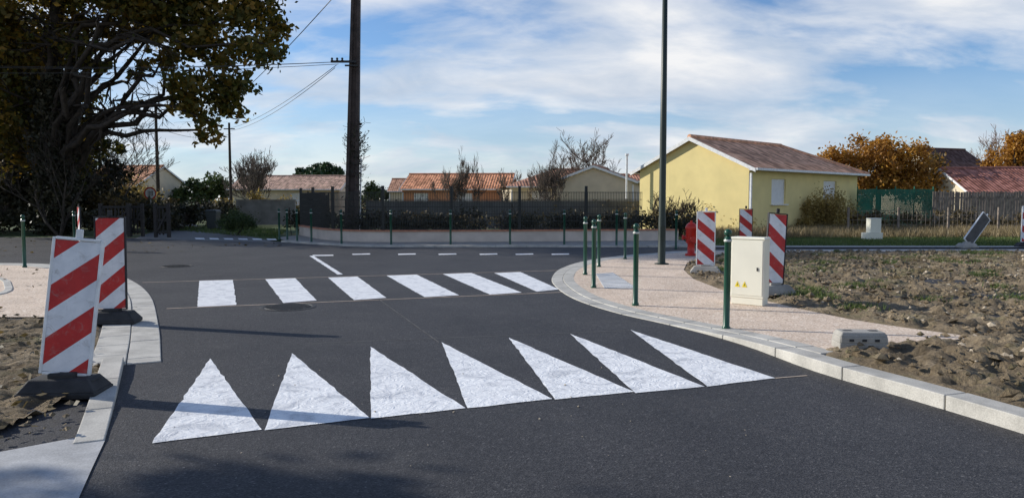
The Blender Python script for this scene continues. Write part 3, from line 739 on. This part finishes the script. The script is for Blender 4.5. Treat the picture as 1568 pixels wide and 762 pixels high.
def boardfence(name,x0,x1,Y,h,mat,bw=.12,gap=.02,z0=0):
    mb=MB(); x=x0
    while x<x1: mb.box((x,Y+random.gauss(0,.01),z0+h/2),(bw,.025,h+random.gauss(0,.04))); x+=bw+gap
    for z in(.3,h-.3): mb.box(((x0+x1)/2,Y+.04,z0+z),(x1-x0,.04,.08))
    return mb.obj(name,mat)
boardfence('wooden_fence',pp(1430,300,38).x,pp(1900,300,38).x,38,1.95,M_wood)
mb=MB(); x0,x1=pp(1314,300,40).x,pp(1430,300,40).x; x=x0
while x<x1: mb.box((x,40+.05*math.sin(x*3),1.05),(.036,.006,2.1+.04*math.sin(x*5))); x+=.048
z=.1
while z<2.1: mb.box(((x0+x1)/2,40.02,z),(x1-x0,.006,.03)); z+=.06
for i in range(5): x=x0+(x1-x0)*i/4; mb.tube([(x,40.08,0),(x,40.08,2.25)],.035,6)
mb.obj('green_screen_fence',M_greennet)
lw=smooth_path([(pp(1300,300,33).x,33),(pp(1900,300,33).x,33)],1)
fence('wire_fence',lw,0,1.1,M_wood,post=2.2,pitch=.2,pr=.04)
mb=MB(); x0,x1=pp(362,300,46).x,pp(452,300,46).x; mb.box(((x0+x1)/2,46,.75),(x1-x0,.2,1.5)); mb.box(((x0+x1)/2,46,1.53),(x1-x0+.04,.26,.05)); mb.obj('block_wall',M_gwall)
def gate(px0,px1,Y,h=1.3):
    x0,x1=pp(px0,300,Y).x,pp(px1,300,Y).x; e=empty('wooden_gate',(x0,Y,0)); w_=x1-x0; mb=MB()
    for x in(0,w_): mb.box((x,0,h/2+.05),(.12,.12,h+.1))
    for z in(.2,h*.55,h-.05): mb.box((w_/2,0,z),(w_-.12,.05,.09))
    x=.14
    while x<w_-.1: mb.box((x,.04,h*.5),(.06,.025,h-.2)); x+=.15
    ang=math.atan2(h-.3,w_); mb.box((w_/2,-.03,h*.48),(math.hypot(w_,h-.3)-.1,.03,.07),Matrix.Rotation(-ang,3,'Y')); mb.obj('frame',M_blackwood,e)
gate(153,196,31.5); gate(198,217,31.8); gate(237,257,31)
def sign(px,py,Y,hz,r=.3):
    x=pp(px,py,Y).x; e=empty('speed_limit_sign',(x,Y,0)); mb=MB(); mb.tube([(0,.03,0),(0,.03,hz+r)],.03,8); mb.obj('post',simple('galvanised_steel',(.35,.35,.36),.4,.6,.1),e)
    def disc(r0,r1,y,m,n):
        q=MB(); k=28; v=[];f=[]
        for i in range(k):
            a=2*math.pi*i/k
            for rr in(r0,r1): v.append((rr*math.cos(a),y,hz+rr*math.sin(a)))
        for i in range(k): f.append([2*i,2*i+1,(2*i+3)%(2*k),(2*i+2)%(2*k)])
        q.add(v,f); q.obj(n,m,e)
    disc(.001,r*.8,0,M_white,'face'); disc(r*.79,r,-.004,M_red,'red_rim')
    q=MB()
    for x0 in(-.09,.09):
        for dx,dz,w_,h_ in((0,.11,.12,.03),(0,0,.12,.03),(0,-.11,.12,.03),(.05,.055,.03,.09),(.05,-.055,.03,.09)): q.box((x0+dx,-.01,hz+dz),(w_,.006,h_))
    for dz in (.055,-.055): q.box((.04,-.01,hz+dz),(.03,.006,.09))
    q.obj('numerals',M_blackrub,e)
sign(230,297,42,1.9,.35)
p=gp(327,352); e=empty('wheelie_bin',(p.x,p.y,0)); mb=MB(); mb.frust((0,0,.1),(.42,.5),(.56,.66),.85); mb.frust((0,-.02,.952),(.6,.72),(.52,.6),.08)
for s in(-.22,.22): mb.tube([(s-.03,.28,.12),(s+.03,.28,.12)],.11,12)
mb.obj('bin',simple('bin_grey',(.05,.06,.06),.5,0,.1),e,bevel=.02)

# ---------- vegetation ----------
def leafy(name,base,blobs,n,size,mat,trunk_r=.2,sub=.36,dens=14,barkm=None,fork=None,twigs=3,elong=1.5,gnarl=.07):
    e=empty(name,base); B=Vector(base); rel=[(tuple(Vector(c)-B),r) for c,r in blobs]
    quads_obj('leaves',clump_pts(rel,n,sub,dens),size,mat,e,elong)
    mb=MB(); top=max(c[2] for c,_ in rel); fork=fork or top*.35
    tr=[Vector((0,0,-.2)),Vector((random.gauss(0,.03),0,fork*.3)),Vector((random.gauss(0,.08),0,fork)),Vector((.25,0,(fork+top)/2)),Vector((.0,0,top))]
    mb.tube(tr,[trunk_r*1.35,trunk_r,trunk_r*.9,trunk_r*.5,trunk_r*.08],10)
    for c,r in rel:
        c=Vector(c); s=Vector((0,0,random.uniform(fork*.8,max(fork*.85,min(c.z*.8,top*.7))))); d=c-s; n_=9; pts=[];rad=[]
        rr=min(trunk_r*.42,.030*d.length**.9+.02); wob=Vector((random.gauss(0,gnarl),random.gauss(0,gnarl),.12))*d.length
        ph=random.uniform(0,6)
        for i in range(n_+1):
            t=i/n_; pts.append(s+d*t+wob*math.sin(math.pi*t)+Vector((random.gauss(0,.025),random.gauss(0,.025),random.gauss(0,.025)+.02*math.sin(9*t+ph)))*d.length*(0<i)); rad.append(rr*(1-.8*t**.8))
        mb.tube(pts,rad,6,False)
        for i in range(twigs*2):
            j=random.randint(3,n_); grow(mb,pts[j],(Vector((random.gauss(0,1),random.gauss(0,1),random.gauss(.1,.7)))).normalized(),max(r)*.55,rad[j]*.6,2,0,.6,2)
    mb.obj('trunk_and_branches',barkm or M_bark,e,True); return e
OY=34; ob=Vector((pp(88,330,OY).x,OY,0))
bl=[]
for px,py,Y,rx,rz in [(20,30,33,2.5,1.9),(20,130,34,2.1,1.9),(95,15,35,2.0,1.3),(170,2,32,1.9,.9),(240,12,33,1.8,.8),(300,12,34,2.0,1.1),(365,10,33,1.9,1.2),(410,32,34,1.0,.9),
   (320,70,33,1.9,1.0),(390,72,32,1.2,.9),(300,125,32,1.4,.85),(350,128,33,1.3,.85),(312,172,32,1.0,.75),(355,162,33,.85,.65),(318,207,33,.6,.45),(280,150,33,.75,.7),
   (180,50,35,.9,.55),(130,85,33,1.0,.7),(50,190,35,1.7,1.6),(20,240,36,1.8,1.5),(125,165,36,.9,.9),(155,215,37,1.0,.9),(110,245,37,1.4,1.2),(215,110,34,.6,.35),(200,165,35,.5,.35),(245,92,33,.9,.5),
   (60,-60,34,3,2),(180,-80,33,3,2.2),(300,-70,34,2.6,2),(390,-50,33,1.7,1.5),(-100,20,34,3,3),(-90,160,35,3,3),(150,-150,36,4,2.4),(-60,-130,33,4,3),(50,90,38,2.4,1.8),(240,50,38,1.6,1.0),(80,130,37,1.8,1.5)]:
    c=pp(px,py,Y); bl.append(((c.x,c.y,c.z),(rx,rx*1.1,rz)))
oak=leafy('oak_tree',tuple(ob),bl,70000,.185,M_oak,.42,.38,15,M_bark,3.2,5,1.5,.12)
ip=[]
for i in range(9000):
    z=random.uniform(0,7.2)**1.0; rr=.42+.35*abs(noise.noise(Vector((z*1.3,i%7,0))))+random.random()**3*.6; a_=random.uniform(0,6.28); ip.append((math.cos(a_)*rr,math.sin(a_)*rr,z))
quads_obj('ivy_on_trunk',np.array(ip),.13,M_darkleaf,oak)
th=[]
for px,py,Y,r in [(-60,300,38,2.4),(10,300,38,2.0),(60,290,39,1.8),(110,290,40,1.7),(150,308,41,1.4),(20,230,41,2.4),(-200,280,37,3.0),(180,318,42,1.0),(60,215,41,1.8),(105,245,42,1.8),(145,275,42,1.4),(0,160,42,2.4)]:
    c=pp(px,py,Y); th.append(((c.x,c.y,max(.8,c.z)),(r,r,r*.85)))
leafy('thicket',(pp(60,300,39).x,39,0),th,30000,.2,M_darkleaf,.15,.42,12,M_bark,.6,2)
bare_tree('bare_tree',(pp(165,300,44).x,44,0),7.0,.14,5,.55,2,M_bark,.2,3,6)
bare_tree('bare_tree',(pp(130,300,42).x,42,0),5.5,.10,4,.55,3,M_bark)
bare_tree('bare_tree',(pp(20,300,30).x,33,0),6,.1,4,.5,3,M_bark)
ox,oy=-15.2,7.6; bb=[]
for dx,dy,z,r in [(0,0,8.4,1.0),(2.2,-.6,7.8,.8),(-2.2,.3,7.8,.9),(.3,.3,7.4,.6),(.8,-1.6,7.4,.9),(3.0,-1.0,7.0,.7),(-1,-1.6,6.6,.9),(1.6,-.2,6.8,.5),(-3.2,-.6,7.4,.7)]:
    bb.append(((ox+dx,oy+dy,z-.9),(r,r,r*.7)))
leafy('roadside_tree',(ox,oy-1.4,0),bb,6500,.15,M_oak,.13,.45,12,M_bark,3.5,2)
for px,Y,ptop,st,r,dp,sp_,wpx in ((395,70,226,5,.2,5,.42,95),(708,48,224,6,.14,5,.40,85),(843,52,214,4,.14,5,.42,65),(905,60,196,2,.30,5,.6,105),(830,45,245,4,.1,4,.42,50),(775,60,258,3,.1,4,.42,50),(1040,46,262,3,.06,4,.42,45)):
    h_=pp(px,ptop,Y).z; bare_tree('bare_tree',(pp(px,300,Y).x,Y,0),h_,r,dp,sp_,st,M_twig,.25,3,wpx*Y/F)
def tree_px(name,px,Y,items,n,size,mat,tr=.2,sub=.36,**k):
    bs=(pp(px,300,Y).x,Y,0); b_=[]
    for x,y,r,rz in items:
        c=pp(x,y,Y+random.uniform(-1,1)); b_.append(((c.x,c.y,max(rz*.7,c.z)),(r,r,rz)))
    return leafy(name,bs,b_,n,size,mat,tr,sub,**k)
tree_px('umbrella_pine',490,95,[(470,266,1.6,.9),(490,260,1.8,.9),(510,265,1.5,.9),(490,268,2.0,.7)],6000,.28,M_pine,.2)
tree_px('autumn_tree',1345,58,[(1290,245,1.5,1.2),(1325,232,1.5,1.1),(1365,240,1.7,1.3),(1405,250,1.5,1.3),(1340,262,2.1,1.3),(1385,270,1.9,1.2),(1300,268,1.5,1.1),(1270,236,1.0,.7),(1350,218,.8,.5),(1330,285,2.0,1.0),(1400,288,2.0,1.0)],16000,.17,M_orange,.22,.46)
tree_px('autumn_tree',1440,62,[(1430,270,1.3,1.2),(1455,280,1.3,1.0),(1430,250,.9,.9),(1470,290,1.6,.9)],4500,.18,M_brownleaf,.15,.42)
tree_px('autumn_tree',1548,66,[(1540,245,1.7,1.4),(1565,232,1.6,1.5),(1590,250,1.8,1.6),(1560,215,1.1,.8)],8000,.2,M_orange,.2,.42)
bare_tree('bare_tree',(pp(1520,300,85).x,85,0),pp(1500,190,85).z,.3,5,.55,3,simple('reddish_bark',(.19,.12,.09),.9),.2,3,85*85/F)
tree_px('background_trees',320,85,[(300,295,1.8,1.4),(325,287,1.8,1.4),(345,296,1.8,1.2),(270,300,1.6,1.0)],5000,.25,M_greenleaf,.15)
tree_px('background_trees',575,95,[(570,290,1.2,1.0),(580,298,1.6,.9),(600,300,1.6,.9)],3000,.25,M_greenleaf,.15)
tree_px('yellow_bush',1262,36.5,[(1245,325,.75,.8),(1265,315,.8,.75),(1285,325,.75,.8),(1270,340,1.0,.6),(1235,345,.6,.4)],9000,.07,M_yleaf,.04,.46)
tree_px('yellow_bush',1105,35,[(1095,325,.5,.6),(1110,335,.6,.6),(1085,340,.6,.5),(1130,345,.8,.5)],3000,.07,M_yleaf,.03,.46)
tree_px('yellow_bush',195,47,[(180,290,1.2,1.0),(205,300,1.2,.9),(225,310,1.2,.8)],4000,.12,M_yleaf,.05,.46)
tree_px('shrub',1040,31.5,[(1040,335,.5,.5),(1010,340,.5,.5),(1065,345,.5,.5)],1800,.07,M_brownleaf,.03,.46)
bare_tree('bare_shrub',(pp(1015,300,31).x,31.5,0),1.9,.03,4,.5,5,M_bark); bare_tree('bare_shrub',(pp(1060,300,31).x,32.5,0),2.0,.03,4,.5,5,M_bark)
tree_px('round_bush',363,33,[(363,338,.62,.42),(352,342,.4,.35),(376,343,.4,.35)],6000,.05,M_greenleaf,.04,.42)
hedge('hedge',smooth_path([(pp(235,300,36).x,36),(pp(345,300,48).x,48)],.6),1.6,1.2,8000,M_darkleaf,.12)
hedge('hedge',smooth_path([(pp(160,300,40).x,40),(pp(255,300,44).x,44)],.6),2.1,1.6,8000,M_brownleaf,.13)
hedge('hedge',smooth_path([(pp(350,300,50).x,50),(pp(440,300,50).x,50)],.6),2.2,1.2,4500,M_yleaf,.12)
hedge('hedge',smooth_path([(pp(-500,300,34).x,34),(pp(150,300,34).x,34)],.6),1.6,1.6,16000,M_darkleaf,.13)
hedge('hedge',smooth_path([(pp(560,300,44).x,44),(pp(985,300,44).x,44)],.6),1.9,1.5,4000,M_brownleaf,.13)
hedge('hedge',smooth_path([(pp(1320,300,36).x,36),(pp(1800,300,36).x,36)],.6),1.1,1.0,7000,M_brownleaf,.09)
tb=smooth_path([(-150,140),(0,130),(150,140)],2.5); hedge('distant_tree_belt',tb,4.0,5,14000,M_greenleaf,.55)
def litter(poly,n,z,size=.05):
    P=np.array(poly); pts=rng.uniform(P.min(0),P.max(0),(n*3,2)); pts=pts[sd_poly(pts[:,0],pts[:,1],poly)>0][:n]
    quads_obj('fallen_leaves',np.column_stack([pts,np.full(len(pts),z)+rng.uniform(0,.01,len(pts))]),size,M_brownleaf,None,1.4,.12)
litter(g2((-300,404),(160,418),(240,500),(150,480),(-300,480)),160,.034,.05)
litter(g2((-200,490),(150,490),(140,560),(120,665),(-200,720)),420,.075,.05)
litter(g2((-600,366),(420,371),(440,378),(120,392),(-600,392)),350,.012,.08)
# grass
sheet('grass_verge',[(6.6,25.0),(50,24.6),(50,45),(6.6,45)],.012,M_ground)
sheet('pavement',[(6.6,24.2),(50,23.9),(50,24.6),(6.6,25.0)],.03,concrete('path_concrete',(.45,.42,.38)))
grass('dry_grass',[(7,28.5),(11,30),(45,30.5),(45,37),(8,36)],42000,.38,M_straw,w=.02)
grass('grass_verge_blades',[(7,25.1),(45,24.8),(45,31),(7,30)],50000,.10,M_grass,w=.015)
grass('grass_verge_blades',[tuple(gp(235,350)[:2]),tuple(gp(425,366)[:2]),tuple(gp(440,352)[:2]),tuple(gp(340,345)[:2])],9000,.1,M_grass,w=.015)
fz=lambda x,y: zR(x,y)+.03
tp=[]
for i in range(150):
    x=random.uniform(4.4,18); y=random.uniform(6.5,22)
    if sd_poly(np.array([x]),np.array([y]),dpoly)[0]<.25: continue
    r=random.uniform(.06,.36)*(1+.02*y); tp.append((x,y,r))
Vt=[[],[]]
for x,y,r in tp:
    n=int(150*r/.25); q=rng.normal(size=(n,2))*r*.5; k=0 if random.random()<.65 else 1
    for dx,dy in q:
        bx,by,bz=x+dx,y+dy*.8,fz(x,y); a_=random.uniform(0,6.28); hh=random.uniform(.03,.11); w_=.008
        Vt[k]+=[(bx-math.cos(a_)*w_,by-math.sin(a_)*w_,bz),(bx+math.cos(a_)*w_,by+math.sin(a_)*w_,bz),(bx+random.gauss(0,.05),by+random.gauss(0,.05),bz+hh)]
raw('weed_tufts',np.array(Vt[0]),3,M_grass); raw('dry_weed_tufts',np.array(Vt[1]),3,M_straw)
def stones(name,poly,n,zf,smin,smax,mat):
    P=np.array(poly); lo_=np.maximum(P.min(0),[-12,3.5]); hi_=np.minimum(P.max(0),[20,22])
    base=[(0,0,1),(0,0,-.6),(1,0,0),(-1,0,0),(0,1,0),(0,-1,0)]; F_=[(0,2,4),(0,4,3),(0,3,5),(0,5,2),(1,4,2),(1,3,4),(1,5,3),(1,2,5)]
    pts=rng.uniform(lo_,hi_,(n*3,2)); d=sd_poly(pts[:,0],pts[:,1],poly); pts=pts[d>.06][:n]; mb=MB()
    for x,y in pts:
        s=random.uniform(smin,smax)*random.choice([.6,.8,1,1,1.6]); a=random.uniform(0,6.28); R=Matrix.Rotation(a,3,'Z')@Matrix.Rotation(random.uniform(-.5,.5),3,'X')
        sc=(random.uniform(.7,1.4),random.uniform(.7,1.3),random.uniform(.5,.9)); z=zf(x,y)
        mb.add([R@Vector([v[k]*sc[k]*s*random.uniform(.75,1.2) for k in range(3)])+Vector((x,y,z)) for v in base],F_)
    return mb.obj(name,mat)
stones('earth_clods',dpoly,9000,lambda x,y:zR(x,y)+.055+random.gauss(0,.015),.02,.052,M_dirt)
stones('field_stones',dpoly,1100,lambda x,y:zR(x,y)+.065,.015,.04,M_stone)
stones('earth_clods',ldp,1400,lambda x,y:.05,.008,.026,M_dirt)
stones('road_pebbles',g2((300,560),(1000,560),(1300,740),(200,740)),45,lambda x,y:.006,.004,.009,M_stone)
